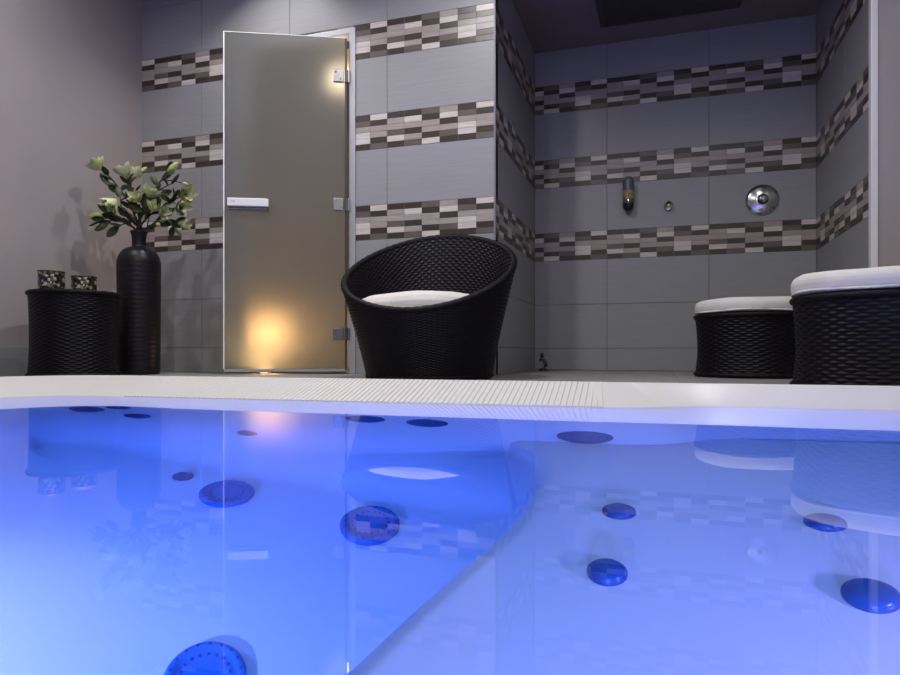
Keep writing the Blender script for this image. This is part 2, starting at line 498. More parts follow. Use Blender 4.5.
def cushion(name, r, z0, z1, loc, label, seed, lens=False, group=None, rz=0):
    rng = np.random.RandomState(seed)
    n, ph = 96, rng.rand(12) * 6.28
    prof = []
    H = z1 - z0
    if lens:
        K = [(0.0001, 0), (.6, 0), (.88, .05), (.97, .22), (1, .42), (.985, .6), (.93, .76), (.80, .89), (.58, .965), (.30, 1.0), (.0001, 1)]
    else:
        K = [(.0001, 0), (.5, 0), (.93, .0), (.985, .06), (1, .2), (1.005, .42), (.995, .60), (.965, .76), (.91, .87), (.80, .935), (.6, .975), (.35, .995), (.0001, 1)]
    kr = np.array(K)
    t = np.linspace(0, len(K) - 1, 46)
    R = np.interp(t, range(len(K)), kr[:, 0]) * r; Z = np.interp(t, range(len(K)), kr[:, 1]) * H
    a = np.linspace(0, 2 * PI, n, endpoint=False)
    A, RR = np.meshgrid(a, R); _, ZZ = np.meshgrid(a, Z)
    X = RR * np.cos(A); Y = RR * np.sin(A)
    up = np.clip(ZZ / H, 0, 1)
    wr = sum(np.sin((9 + 7 * k) * X * np.cos(ph[k]) + (9 + 7 * k) * Y * np.sin(ph[k]) + ph[k + 5]) / (1 + k * .6) for k in range(5))
    rim = np.exp(-((RR / r - 1) / .12) ** 2)
    fold = np.sin(A * 23 + 2 * np.sin(A * 5 + ph[0])) * .002 + np.sin(A * 9 + ph[1]) * .003
    ZZ = ZZ + up * wr * .0028
    X *= 1 + rim * fold / r * (1 - up * .5); Y *= 1 + rim * fold / r * (1 - up * .5)
    ZZ = ZZ + rim * np.sin(A * 3 + ph[3]) * .003 * up
    mb = MB(); mb.grid(np.stack([X, Y, ZZ], -1), True)
    root = empty(name, (loc[0], loc[1], z0), rz)
    mb.build('cushion_cover', CUSH, root, smooth=True)
    # seam piping
    mb = MB()
    pts = [(r * .992 * math.cos(q), r * .992 * math.sin(q), H * (.10 if not lens else .40) + .0025 * math.sin(q * 4)) for q in np.linspace(0, 2 * PI, 97)]
    tube(mb, pts, .0045, 6); mb.build('seam_piping', CUSH, root, smooth=True)
    tag(root, label, 'cushion', group)
    return root


def stool(name, x, y, H, rt, rw, rb, nc, nr, label, cat, solid_top):
    root = empty(name, (x, y, 0))

    def Pf(u, v):
        k = np.clip(1 - v, 0, 1)                      # v 0 top -> outward normals
        z = .006 + (H - .022) * k
        w = rw + (rt - rw) * np.clip((k - .45) / .55, 0, 1) ** 1.8 + (rb - rw) * np.clip((.45 - k) / .45, 0, 1) ** 1.8
        a = -2 * PI * u
        return np.stack([w * np.cos(a), w * np.sin(a), z + 0 * w], -1)
    P = weave(lambda u, v: Pf(u, v), 0, 0, nc, nr, .0042 if not solid_top else .0030)
    mb = MB(); mb.grid(P, True)
    mb.build('woven_body', WICK, root, smooth=True)
    mb = MB(); ringbraid(mb, lambda t: (rt * math.cos(t), rt * math.sin(t), H - .012), .011, 300, nc // 2)
    mb.build('top_rim', RIMW, root, smooth=True)
    mb = MB(); ringbraid(mb, lambda t: (rb * .995 * math.cos(t), rb * .995 * math.sin(t), .012), .0095, 260, nc // 2)
    mb.build('bottom_rim', RIMW, root, smooth=True)
    # woven lid

    def Tf(u, v):
        a = 2 * PI * u; rr = (rt - .002) * (1 - v * .98)
        return np.stack([rr * np.cos(a), rr * np.sin(a), H - .010 + 0 * rr], -1)
    mb = MB(); mb.grid(weave(Tf, 0, 0, 40, 14, .0025 if solid_top else .001, 4), True)
    mb.build('woven_top', WICK, root, smooth=True)
    tag(root, label, cat)
    return root


NS = (.665, 2.335); FS = (.418, 3.335); TS = (-2.596, 2.375)
stool('wicker_stool', NS[0], NS[1], .292, .248, .238, .25, 58, 26, 'nearer and larger-looking black wicker stool, cut by the right edge of the picture', 'stool', False)
stool('wicker_stool', FS[0], FS[1], .292, .246, .236, .248, 58, 26, 'farther black wicker stool standing in front of the shower, left of the nearer one', 'stool', False)
stool('wicker_side_table', TS[0], TS[1], .396, .185, .179, .187, 48, 42, 'low waisted black wicker table in the left corner beneath two candle holders', 'table', True)
cushion('round_cushion', .252, .294, .364, NS, 'round white padded cushion on the nearer stool at the right edge', 3)
cushion('round_cushion', .250, .294, .364, FS, 'round white padded cushion on the farther stool in front of the shower', 5, rz=1)

# ------------------------------------------------------------------ tub chair
cdir = Vector((-.335, .942)); rdir = Vector((.942, .335))
CX, CY = -.967, 2.735
CD = (.966 * 0 + 1)


def chair_pt(a, k, inner=0.0):
    """a angle: 0 = viewer's right, 90deg = away from viewer ; k 0..1 base->rim"""
    ca, sa = np.cos(a), np.sin(a)
    zr = .482 + .197 * sa + .052 * ca
    R0 = .276
    rr = R0 + (.385 - R0) * np.clip(k, 0, 1) ** 1.15
    rs = rr * (1 - .06 * np.clip(k, 0, 1) * sa * sa) - inner
    lx = rs * ca; ly = rs * sa
    z = .004 + (zr - .004) * k
    return np.stack([lx * rdir.x + ly * cdir.x, lx * rdir.y + ly * cdir.y, z + 0 * lx], -1)


chair = empty('tub_chair', (CX, CY, 0))
tag(chair, 'black wicker tub chair with tilted round rim in front of the striped tile wall', 'chair')
P = weave(lambda u, v: chair_pt(-2 * PI * u, 1 - v), 0, 0, 104, 54, .0030, 4)
m = MB(); m.grid(P, True); m.build('outer_shell', WICK, chair, smooth=True)


def inner(u, v):
    a = 2 * PI * u
    ca, sa = np.cos(a), np.sin(a)
    zr = .482 + .197 * sa + .052 * ca
    z = zr + (.235 - zr) * np.minimum(v, 1)
    return chair_pt(a, z / zr, .022)


P = weave(inner, 0, 0, 120, 32, .0034, 4)
m = MB(); m.grid(P, True); m.build('inner_shell', WICK, chair, smooth=True)
m = MB()
ringbraid(m, lambda t: tuple(chair_pt(np.array(t), 1.0, .011)), .0150, 420, 60, .05); m.build('rim', RIMW, chair, smooth=True)
m = MB(); ringbraid(m, lambda t: tuple(chair_pt(np.array(t), .02, .004)), .010, 300, 40); m.build('base_rim', RIMW, chair, smooth=True)
m = MB(); a_ = lathe([(.0001, .245), (.15, .245), (.288, .243), (.288, .225), (.0001, .225)], 64); m.grid(a_, True); m.build('seat', WICK, chair)
c_ = Vector((CX, CY)) - rdir * .04 - cdir * .01
sc_ = cushion('seat_cushion', .272, .248, .374, (c_.x + .018, c_.y + .004), 'white lens-shaped seat cushion lying inside the black tub chair', 9, lens=True, rz=math.atan2(rdir.y, rdir.x)); sc_.scale = (1.10, .96, 1)

# ------------------------------------------------------------------ vase
VD = 3.40
vp = W(139, 352, VD)
VX, VY = vp.x, vp.y
vase = empty('floor_vase', (VX, VY, 0))
tag(vase, 'tall black bottle-shaped floor vase between the side table and the tiled wall', 'vase')
prof = [(.0001, .001), (.098, .001), (.100, .006), (.102, .02), (.104, .2), (.105, .4), (.106, .568)]
for i in range(1, 13):
    q = i / 12 * PI / 2
    prof.append((.036 + .070 * math.cos(q), .568 + .092 * math.sin(q)))
prof += [(.034, .67), (.034, .70), (.037, .725), (.041, .736), (.040, .740), (.034, .735), (.030, .71), (.030, .60), (.0001, .60)]
pr = []
for (a, b) in zip(prof[:-1], prof[1:]):
    n = max(1, int(math.hypot(b[0] - a[0], b[1] - a[1]) / .006))
    for i in range(n):
        t = i / n; z = a[1] + (b[1] - a[1]) * t; r = a[0] + (b[0] - a[0]) * t
        if .02 < z < .64 and r > .04: r += .0005 * math.sin(z * 2 * PI / .024)
        pr.append((r, z))
pr.append(prof[-1])
m = MB(); m.grid(lathe(pr, 72), True); m.build('vase_body', CERAM, vase, smooth=True)
m = MB(); m.grid(lathe([(.040, .734), (.043, .740), (.040, .745), (.035, .742)], 48), True); m.build('lip', CERAM, vase, smooth=True)

# ------------------------------------------------------------------ magnolia branches
MOUTH = Vector((VX, VY, .735))


def bez(p0, p1, p2, n=12):
    return [p0 * (1 - t) ** 2 + p1 * 2 * t * (1 - t) + p2 * t * t for t in [i / n for i in range(n + 1)]]


def frame(d):
    d = d.normalized(); up = Vector((0, 0, 1)) if abs(d.z) < .9 else Vector((1, 0, 0))
    a = d.cross(up).normalized(); return a, d.cross(a).normalized(), d


def petal(mb, base, d, side_, L, Wd, cup, curl, mi=0):
    """d growing direction, side_ outward direction"""
    w = d.cross(side_).normalized(); rows = []
    for i in range(7):
        t = i / 6
        wd = Wd * math.sin(PI * min(1, t * .86 + .08)) ** .8 * (1 if i < 6 else .35)
        c = base + d * (L * t) + side_ * (cup * math.sin(t * PI * .75) + curl * t * t)
        rows.append([tuple(c + w * (s * wd) - side_ * (-.0 + abs(s) ** 2 * wd * .5)) for s in (-1, -.5, 0, .5, 1)])
    back = [[tuple(Vector(p) - side_ * .0012) for p in r] for r in rows]
    mb.grid(np.array(rows), False, mi); mb.grid(np.array(back), False, mi, True)


def flower(parent, pos, d, size, openness, rnd):
    size *= 1.08; pos = pos - d.normalized() * size * .4
    a, b, d = frame(d); mb = MB()
    for ring, (n, op, L) in enumerate(((4, openness * .45, .95), (5, openness, 1.0))):
        for k in range(n):
            q = k * 2 * PI / n + ring * .5 + rnd.random() * .4
            s_ = a * math.cos(q) + b * math.sin(q)
            dd = (d + s_ * op * (.9 + .4 * rnd.random())).normalized()
            s2 = (s_ - dd * s_.dot(dd)).normalized()
            petal(mb, pos + s_ * size * .04, dd, s2, size * L * (.9 + .2 * rnd.random()), size * .30, size * .16, size * .10 * openness)
    mb.build('flower', PETAL, parent, smooth=True, recalc=False)


def bud(parent, pos, d, L, m_=None):
    a, b, d = frame(d); rows = []
    for t in np.linspace(0, 1, 10):
        r = L * .27 * math.sin(PI * min(1, t * .93 + .04)) ** .75 * (1 - .25 * t)
        rows.append([tuple(pos + d * (L * t) + (a * math.cos(q) + b * math.sin(q)) * r * (1 + .12 * math.sin(3 * q + 3 * t))) for q in np.linspace(0, 2 * PI, 12, endpoint=False)])
    mb = MB(); mb.grid(np.array(rows), True); mb.poly(rows[0]); mb.poly(rows[-1])
    mb.build('bud', m_ or BUDM, parent, smooth=True)


def leaf(parent, pos, d, L, rnd):
    L *= 1.3
    a, b, d = frame(d); q = rnd.random() * 2 * PI; n = a * math.cos(q) + b * math.sin(q)
    if n.z < 0: n = -n
    mb = MB(); petal(mb, pos, d, n, L, L * .27, L * .06, -L * .18)
    mb.build('leaf', FROND, parent, smooth=True, recalc=False)


BR = [  # tip px, py, depth offset, kind, extras [(px,py,dd,kind,size)]
    ((97, 165), -.06, 'open', [(118, 190, -.03, 'leaf', .06), (108, 184, -.05, 'leaf', .05)], 'leftmost magnolia stem in the vase, tipped with a pale bloom reaching the plaster wall'),
    ((124, 171), -.02, 'open', [(134, 174, .02, 'open', .07), (126, 188, 0, 'leaf', .06), (141, 172, .03, 'bud', .045)], 'magnolia stem in the vase with the paired high blooms left of centre'),
    ((112, 203), -.10, 'hang', [(120, 197, -.07, 'leaf', .05), (104, 205, -.1, 'bud', .03)], 'short magnolia stem in the vase with one bloom hanging to the left'),
    ((95, 216), -.04, 'bud', [(108, 222, -.05, 'leaf', .06), (118, 226, -.03, 'leaf', .06), (124, 221, -.02, 'leaf', .05), (112, 213, -.05, 'leaf', .06), (101, 220, -.05, 'leaf', .05)], 'lowest left magnolia stem in the vase, leafy and ending in a green bud'),
    ((150, 193), -.03, 'open', [(137, 198, -.06, 'open', .06), (131, 214, -.06, 'pink', .03), (153, 207, -.05, 'open', .055), (144, 208, -.02, 'leaf', .06)], 'upright central magnolia stem in the vase with several clustered blooms'),
    ((174, 166), .02, 'bud', [(171, 184, .01, 'leaf', .055), (182, 183, .02, 'bud', .035), (168, 170, .02, 'leaf', .04), (160, 196, 0, 'leaf', .05), (178, 192, .0, 'leaf', .06)], 'tallest right-hand magnolia stem in the vase ending in an upright green bud'),
    ((187, 194), -.05, 'hang', [(181, 207, -.06, 'open', .065), (172, 200, -.04, 'leaf', .06), (164, 212, -.06, 'open', .05), (175, 209, -.03, 'leaf', .06)], 'rightmost drooping magnolia stem in the vase with two pale blooms at the tiles'),
    ((185, 224), -.02, 'open2', [(157, 224, -.06, 'bud', .045), (150, 212, -.03, 'leaf', .06), (168, 221, -.04, 'leaf', .06), (176, 228, -.03, 'leaf', .055), (160, 216, -.02, 'leaf', .06)], 'lowest right magnolia stem in the vase, nearly level with a cream bud at its end'),
]
rnd = random.Random(4)
for bi, (tip, dd, kind, ex, lab) in enumerate(BR):
    root = empty('magnolia_branch', MOUTH)
    tag(root, lab, 'flower', None)
    q = bi * 2 * PI / len(BR)
    base = Vector((.017 * math.cos(q), .017 * math.sin(q), -.12))
    T = W(tip[0], tip[1], VD + dd) - MOUTH
    mid = Vector((T.x * .22, T.y * .22, T.z * .55 + .02))
    if T.z < .12: mid = Vector((T.x * .3, T.y * .3, T.z * .75 + .03))
    pts = [base] + bez(Vector((base.x, base.y, 0)), mid, T)
    pts = [p + Vector((rnd.uniform(-1, 1), rnd.uniform(-1, 1), rnd.uniform(-1, 1))) * (.0025 if 1 < i < len(pts) - 1 else 0) for i, p in enumerate(pts)]
    mb = MB(); tube(mb, pts, .0058, 7, 0, .0032)
    tipd = (pts[-1] - pts[-3]).normalized()
    ends = []
    for (ex_, ey_, ed_, ek_, es_) in ex:
        E_ = W(ex_, ey_, VD + ed_) - MOUTH
        j = min(range(3, len(pts) - 1), key=lambda i: (pts[i] - E_).length + (0.02 if pts[i].z > E_.z else 0))
        s0 = pts[max(2, j - 2)]
        sp = bez(s0, (s0 + E_) / 2 + Vector((0, 0, .008)), E_, 5)
        tube(mb, sp, .0034, 6, 0, .0022)
        ends.append((E_, (sp[-1] - sp[-2]).normalized(), ek_, es_))
    mb.build('stem', STEM, root, smooth=True)
    if kind == 'bud': T = T - tipd * .04
    if kind == 'open': flower(root, T, tipd + Vector((0, 0, .3)), .070, .55, rnd)
    elif kind == 'open2': flower(root, T - tipd * .01, tipd, .060, .22, rnd)
    elif kind == 'hang': flower(root, T, Vector((tipd.x * .7, -.35, -.55 if bi == 2 else -.1)), .068, .6, rnd)
    else: bud(root, T - tipd * .005, tipd, .075)
    for E_, d_, ek_, es_ in ends:
        if ek_ == 'open': flower(root, E_, d_ + Vector((0, -.25, .25)), es_, .55, rnd)
        elif ek_ == 'bud': bud(root, E_, d_, es_)
        elif ek_ == 'pink': bud(root, E_, d_, es_, PINK)
        else:
            leaf(root, E_, d_ + Vector((rnd.uniform(-.5, .5), rnd.uniform(-.5, .5), rnd.uniform(-.3, .3))), es_, rnd)
            leaf(root, E_ - d_ * .015, d_ * .5 + Vector((rnd.uniform(-1, 1), rnd.uniform(-1, 1), rnd.uniform(-.4, .4))), es_ * .9, rnd)
    for i in (4, 5, 6, 7, 8, 9, 10, 11):
        leaf(root, pts[i], (pts[i + 1] - pts[i]).normalized() + Vector((rnd.uniform(-.9, .9), rnd.uniform(-.9, .9), rnd.uniform(-.2, .5))), .046, rnd)

# ------------------------------------------------------------------ candle holders
H_T = .3975
for i, (px, d, h, r, lab) in enumerate(((51.5, 2.98, .086, .054, 'left candle holder of dark gold mosaic glass on the wicker side table'),
                                        (84, 3.10, .076, .054, 'right, slightly lower candle holder of dark gold mosaic glass on the wicker side table'))):
    p = W(px, 352, d)
    e_ = empty('candle_holder', (p.x, p.y, H_T)); tag(e_, lab, 'candle holder')
    m = MB(); m.grid(lathe([(.0001, 0), (r * .9, 0), (r, .006), (r, h - .004), (r - .002, h), (r - .004, h - .003), (r - .005, .008), (.0001, .008)], 40), True)
    m.build('glass_cup', MOSGL, e_, smooth=False)
    m = MB(); m.grid(lathe([(r + .001, h - .005), (r + .002, h), (r - .004, h + .001), (r - .004, h - .005)], 40), True); m.build('rim', mat('dark_bronze_%s' % 'rim', (.05, .035, .025), .4, .6), e_, smooth=True)
    t_ = empty('tealight', (p.x, p.y, H_T + .0085)); tag(t_, 'lit tealight inside the %s mosaic candle holder' % ('left' if i == 0 else 'right'), 'candle')
    m = MB(); m.grid(lathe([(.0001, 0), (.019, 0), (.019, .016), (.018, .016), (.018, .002)], 24), True); m.build('metal_cup', ALU, t_)
    m = MB(); m.grid(lathe([(.0178, .002), (.0178, .013), (.0001, .0125)], 24), True); m.build('wax', WAX, t_)
    m = MB(); m.grid(lathe([(.0001, .016), (.0035, .021), (.0028, .028), (.0001, .040)], 12), True); m.build('flame', emis('flame', (1, .5, .15), 6), t_, smooth=True)
    point('tealight_glow', (p.x, p.y, H_T + .050), .13 if i == 0 else .05, (1, .36, .20), .05)

# ------------------------------------------------------------------ shower fittings
RX = Matrix.Rotation(PI / 2, 4, 'X')     # local z -> -y (out of the back wall)


def wl(prof, n=40):
    a = lathe(prof, n); return np.array([[tuple(RX @ Vector(p)) for p in r] for r in a])


e_ = empty('shower_mixer', (.585, YB, 1.013)); tag(e_, 'large round chrome shower mixer plate on the shower back wall', 'shower mixer')
m = MB(); m.grid(wl([(.090, 0), (.092, .004), (.088, .010), (.07, .017), (.045, .024), (.028, .028), (.0001, .028)], 64), True); m.build('cover_plate', mat('mixer_chrome', (.78, .78, .8), .2, 1), e_, smooth=True)
m = MB(); m.grid(wl([(.031, .026), (.031, .030), (.029, .034), (.024, .036)], 40), True); m.build('black_ring', BLACKP, e_, smooth=True)
m = MB(); m.grid(wl([(.024, .030), (.023, .055), (.019, .062), (.0001, .063)], 32), True); kb = m.build('knob', CHROME, e_, smooth=True)
m = MB(); tube(m, [(0, -.05, 0), (-.012, -.062, -.018), (-.020, -.066, -.030)], .006, 10, 0, .0045); m.build('lever', BLACKP, kb, smooth=True)

e_ = empty('wall_knob', (.062, YB, 1.012)); tag(e_, 'small round chrome knob on the shower wall between dispenser and mixer', 'knob')
m = MB(); m.grid(wl([(.027, 0), (.029, .004), (.026, .010), (.018, .013), (.0001, .013)], 36), True); m.build('base', CHROME, e_, smooth=True)
m = MB(); m.grid(wl([(.014, .012), (.015, .03), (.021, .034), (.023, .042), (.018, .052), (.0001, .055)], 36), True); m.build('button', CHROME, e_, smooth=True)

e_ = empty('soap_dispenser', (-.175, YB - .045, .99)); tag(e_, 'slim soap dispenser with yellowish label and dark foot on the shower back wall', 'dispenser')
SOAPB = mat('smoky_bottle', (.10, .11, .15), .25)
m = MB(); m.grid(lathe([(.033, .045), (.034, .06), (.034, .165), (.033, .182), (.028, .197), (.016, .208), (.0001, .211)], 36), True); m.build('bottle', SOAPB, e_, smooth=True)
m = MB(); m.grid(lathe([(.0001, 0), (.014, .002), (.027, .010), (.033, .025), (.0338, .046)], 36), True); m.build('dark_foot', BLACKP, e_, smooth=True)
m = MB(); m.grid(lathe([(.0346, .068), (.0346, .122)], 36), True); m.build('label', add_noise(mat('label_olive', rough=.6), (.16, .14, .06), (.34, .31, .15), (1, 1, 1), 60), e_, smooth=True)
m = MB(); m.grid(lathe([(.017, .19), (.020, .200), (.014, .212), (.0001, .216)], 24), True); m.build('cap', CHROME, e_, smooth=True)
m = MB(); tube(m, [(0, -.030, .066), (0, -.037, .055), (0, -.038, .036)], .009, 12, 0, .007); m.build('spout', CHROME, e_, smooth=True)
m = MB(); m.box(-.022, .022, .030, .0449, .03, .19); m.build('wall_bracket', BRUSH, e_, bevel=.003)

e_ = empty('rain_shower', (.057, 3.62, ZS)); tag(e_, 'large dark rectangular rain shower panel on the shower ceiling', 'shower head')
m = MB(); m.box(-.378, .378, -.33, .31, -.045, .0); m.build('panel', mat('dark_shower_panel', (.035, .033, .036), .45, .3), e_, bevel=.004)
m = MB(); m.box(-.352, .352, -.305, .285, -.048, -.044); m.build('spray_plate', BLACKP, e_, bevel=.002)

e_ = empty('bird_figurine', (-.688, 4.06, 0)); e_.scale = (1.3, 1.3, 1.0); tag(e_, 'small dark upright ornament on the floor in the left corner of the shower', 'ornament')
FIG = mat('figurine_dark', (.02, .022, .035), .35)
m = MB(); m.grid(lathe([(.0001, .0), (.021, .001), (.022, .008), (.014, .014), (.0001, .015)], 24) + np.array([.004, 0, 0]), True); m.build('base', FIG, e_, smooth=True)
m = MB()
tube(m, [(.008, 0, .012), (.016, 0, .030), (.014, 0, .048), (.006, 0, .062), (-.004, 0, .076), (-.003, 0, .088)], .010, 12, 0, .007); m.build('body', FIG, e_, smooth=True)
m = MB(); m.grid(lathe([(.0001, .082), (.008, .086), (.010, .095), (.007, .107), (.0001, .112)], 16) + np.array([-.002, 0, 0]), True); m.build('head', FIG, e_, smooth=True)
m = MB(); tube(m, [(-.002, 0, .074), (-.012, 0, .066), (-.014, 0, .054)], .007, 8, 0, .004); m.build('wing', FIG, e_, smooth=True)

# ------------------------------------------------------------------ hot tub
CORN = [((-1.88, -.90), .30), ((-1.88, 1.59), .22), ((-.06, 1.645), .10), ((.12, 1.775), .12), ((1.10, 1.775), .30), ((1.10, -.90), .30)]


def path():
    out = []; n = len(CORN)
    for i in range(n):
        p, r = Vector(CORN[i][0]), CORN[i][1]; a = Vector(CORN[i - 1][0]); b = Vector(CORN[(i + 1) % n][0])
        s, e = p + (a - p).normalized() * r, p + (b - p).normalized() * r
        if out:
            q = out[-1]; k = int((s - q).length / .04)
            out += [q + (s - q) * (j / k) for j in range(1, k)]
        out += [s * (1 - t) ** 2 + p * 2 * t * (1 - t) + e * t * t for t in [j / 14 for j in range(15)]]
    q, s = out[-1], out[0]; k = int((s - q).length / .04)
    out += [q + (s - q) * (j / k) for j in range(1, k)]
    P = np.array([tuple(v) for v in out])
    # resample evenly-ish handled already ; normals
    t = np.roll(P, -1, 0) - np.roll(P, 1, 0); t /= np.linalg.norm(t, axis=1, keepdims=True)
    nrm = np.stack([t[:, 1], -t[:, 0]], 1)
    c = P.mean(0)
    if ((P - c) * nrm).sum() < 0: nrm = -nrm
    return P, nrm


PP, PN = path()
WD = np.where((PN[:, 1] > .6) & (PP[:, 1] > 1.3), (1.835 - PP[:, 1]) / np.maximum(PN[:, 1], .6), .19)
WD = np.where(PP[:, 0] < -1.5, (.19 + .045 * np.clip(PN[:, 1], 0, 1)) * (1 + .33 * np.abs(2 * PN[:, 0] * PN[:, 1])), WD)
for _ in range(3): WD = (np.roll(WD, 1) + 2 * WD + np.roll(WD, -1)) / 4


def ring(t, z, k=0.0):
    tt = t - k * np.maximum(0, -PN[:, 0]) ** 1.5
    X = PP + PN * tt[:, None] if np.ndim(tt) else PP + PN * tt
    return np.concatenate([X, np.full((len(X), 1), z)], 1)


tub = empty('hot_tub', (0, 0, 0))
tag(tub, 'large sunken whirlpool tub with white sloping rim and blue-lit basin in the foreground', 'hot tub')


def ringw(fr, z, add=0.0):
    X = PP + PN * (fr * WD + add)[:, None]
    return np.concatenate([X, np.full((len(X), 1), z)], 1)


RZ = .034
rows = [ringw(0, -.07, -.001), ringw(0, -.030), ringw(.02, -.0235)]
for q in np.linspace(.08, .93, 9): rows.append(ringw(q, -.0235 + (q - .02) / .95 * (RZ + .0235)))
rows += [ringw(.97, RZ), ringw(1, RZ - .0005), ringw(1, RZ - .003, .004), ringw(1, RZ - .008, .007), ringw(1, RZ - .02, .008), ringw(1, -.02, .009)]
m = MB(); m.grid(np.array(rows), True)
m.build('rim', ACRYL, tub, smooth=True)
rows = [ring(-.001, -.055)]
for z in (-.12, -.2, -.3, -.4, -.5, -.6, -.7, -.8, -.9, -.96): rows.append(ring(-.001 - (-z) * .01, z, max(0, -z - .1) * .14))
for q in np.linspace(0, 1, 9)[1:]:
    a = q * PI / 2
    rows.append(ring(-.0106 - .07 * (1 - math.cos(a)), -.96 - .08 * math.sin(a), .12 + .10 * (1 - math.cos(a))))
m = MB(); m.grid(np.array(rows), True)
m.poly(rows[-1].tolist())
m.build('basin', SHELL, tub, smooth=True)
# moulded lounger shelf on the right
EY = [(-.9, -.9), (0, -.66), (.30, -.53), (.74, -.380), (.87, -.338), (.98, -.297), (1.06, -.267), (1.16, -.245), (1.25, -.236), (1.34, -.240), (1.45, -.262), (1.55, -.31), (1.62, -.37)]
ys = np.linspace(-.88, 1.76, 100); xs = np.interp(ys, [e[0] for e in EY], [e[1] for e in EY])
for _ in range(6): xs[1:-1] = (xs[:-2] + 2 * xs[1:-1] + xs[2:]) / 4
cols = []
ZSH = -.600
prof = [(0.0, -1.045), (-.012, -.80), (0, -.66)] + [(.05 * (1 - math.cos(a)), ZSH - .05 * (1 - math.sin(a))) for a in np.linspace(.1, PI / 2, 9)] + [(.2, ZSH + .0), (.45, ZSH), (.9, ZSH), (2.2, ZSH + .01)]
for dx, z in prof: cols.append(np.stack([np.minimum(xs + dx, 1.09), ys, np.full_like(ys, z)], 1))
m = MB(); m.grid(np.array(cols), False); m.build('lounger_shelf', SHELL, tub, smooth=True)

# grille bars across the far rim
m = MB()
seg = []
for i in range(len(PP) - 1):
    if PN[i, 1] > .9 and -1.75 < PP[i, 0] < .1: seg.append(i)
X0, X1 = -1.56, -.132
idx = np.argsort(PP[seg, 0]); sx = PP[seg, 0][idx]; sy = PP[seg, 1][idx]; swd = WD[seg][idx]; snx = PN[seg, 0][idx]; sny = PN[seg, 1][idx]
xg = X0
while xg < X1:
    w9 = np.interp(xg, sx, swd); y_ = np.interp(xg, sx, sy); nx = np.interp(xg, sx, snx); ny = np.interp(xg, sx, sny); n = Vector((nx, ny, 0)).normalized(); tg = Vector((ny, -nx, 0)).normalized()
    A = Vector((xg, y_, 0)) + n * (w9 * .05) + Vector((0, 0, -.0205)); B = Vector((xg, y_, 0)) + n * (w9 * .94) + Vector((0, 0, .0333))
    o = len(m.v); w_ = .0068; hh = Vector((0, 0, .0013))
    for p in (A, B):
        for s_ in (-1, 1):
            m.v.append(tuple(p + tg * w_ * s_ - hh * .5)); m.v.append(tuple(p + tg * (w_ - .001) * s_ + hh))
    for f in ((1, 3, 7, 5), (0, 1, 5, 4), (2, 6, 7, 3), (0, 2, 3, 1), (4, 5, 7, 6)): m.f.append([o + k for k in f]); m.m.append(0)
    xg += .0155
gr = m.build('overflow_grille', GRATEM, tub); gr['label'] = 'ribbed white overflow grille'

# jets
IORW = 1.333


def refr(px, py):
    u = (px - 450) / F; v = (HOR - py) / F
    r = np.array([u * math.cos(TH) - math.sin(TH), u * math.sin(TH) + math.cos(TH), v])
    t = (ZW - CAMZ) / r[2]; p = np.array([0, 0, CAMZ]) + r * t
    r = r / np.linalg.norm(r); h = r[:2] / np.linalg.norm(r[:2]); s = np.linalg.norm(r[:2]) / IORW
    return p, np.array([h[0] * s, h[1] * s, -math.sqrt(1 - s * s)])


def atz(px, py, z):
    p, d = refr(px, py); return p + d * ((z - p[2]) / d[2])


def aty(px, py, y):
    p, d = refr(px, py); return p + d * ((y - p[1]) / d[1])


def wallhit(px, py):
    p, d = refr(px, py)
    for t in np.linspace(.01, 2.5, 1200):                # walk until the tub wall is met
        q = p + d * t
        k = int(np.argmin(((PP - q[:2]) ** 2).sum(1)))
        if ((q[:2] - PP[k]) * PN[k]).sum() > -.004 + q[2] * .012: return q, PN[k]
    return q, PN[k]


def jet(pos, nrm, r, style):
    n = Vector(nrm).normalized(); Q = Matrix.Translation(Vector(pos)) @ n.to_track_quat('Z', 'Y').to_matrix().to_4x4()

    def G(prof, k=32): return np.array([[tuple(Q @ Vector(p)) for p in row] for row in lathe(prof, k)])
    if style == 'nozzle' or style == 'ringed':
        m = MB(); m.grid(G([(r * 1.0, -.004), (r * 1.0, .003), (r * .9, .006), (r * .74, .006), (r * .68, .002)]), True); j = m.build('jet', JETR, tub, smooth=True)
        m = MB(); m.grid(G([(r * .76, .004), (r * .70, .009), (r * .42, .013), (r * .22, .013), (r * .18, .005), (.0001, .005)]), True); m.build('nozzle', JETM, j, smooth=True)
    elif style == 'dome':
        m = MB(); m.grid(G([(r * 1.05, -.004), (r * 1.05, .003), (r * .98, .005)]), True); j = m.build('jet', JETR, tub, smooth=True)
        m = MB(); m.grid(G([(r, .0), (r, .006), (r * .8, .012), (r * .45, .015), (.0001, .016)]), True); m.build('nozzle', JETM, j, smooth=True)
    else:
        m = MB(); m.grid(G([(r, -.003), (r, .006), (r * .93, .012), (r * .80, .013), (r * .76, .008), (r * .5, .010), (.0001, .011)], 48), True); j = m.build('suction_cover', DRAINM, tub, smooth=True)
        m = MB()
        for k in range(18):
            a = k * 2 * PI / 18
            for rr in (.60, .86):
                c = Vector((r * rr * math.cos(a), r * rr * math.sin(a), .0125 if rr > .7 else .010))
                g = lathe([(r * .045, -.001), (r * .045, .001), (.0001, .0015)], 6) + np.array(c)
                m.grid(np.array([[tuple(Q @ Vector(p)) for p in row] for row in g]), True)
        m.build('hole_ring', JETM, j)
    return j


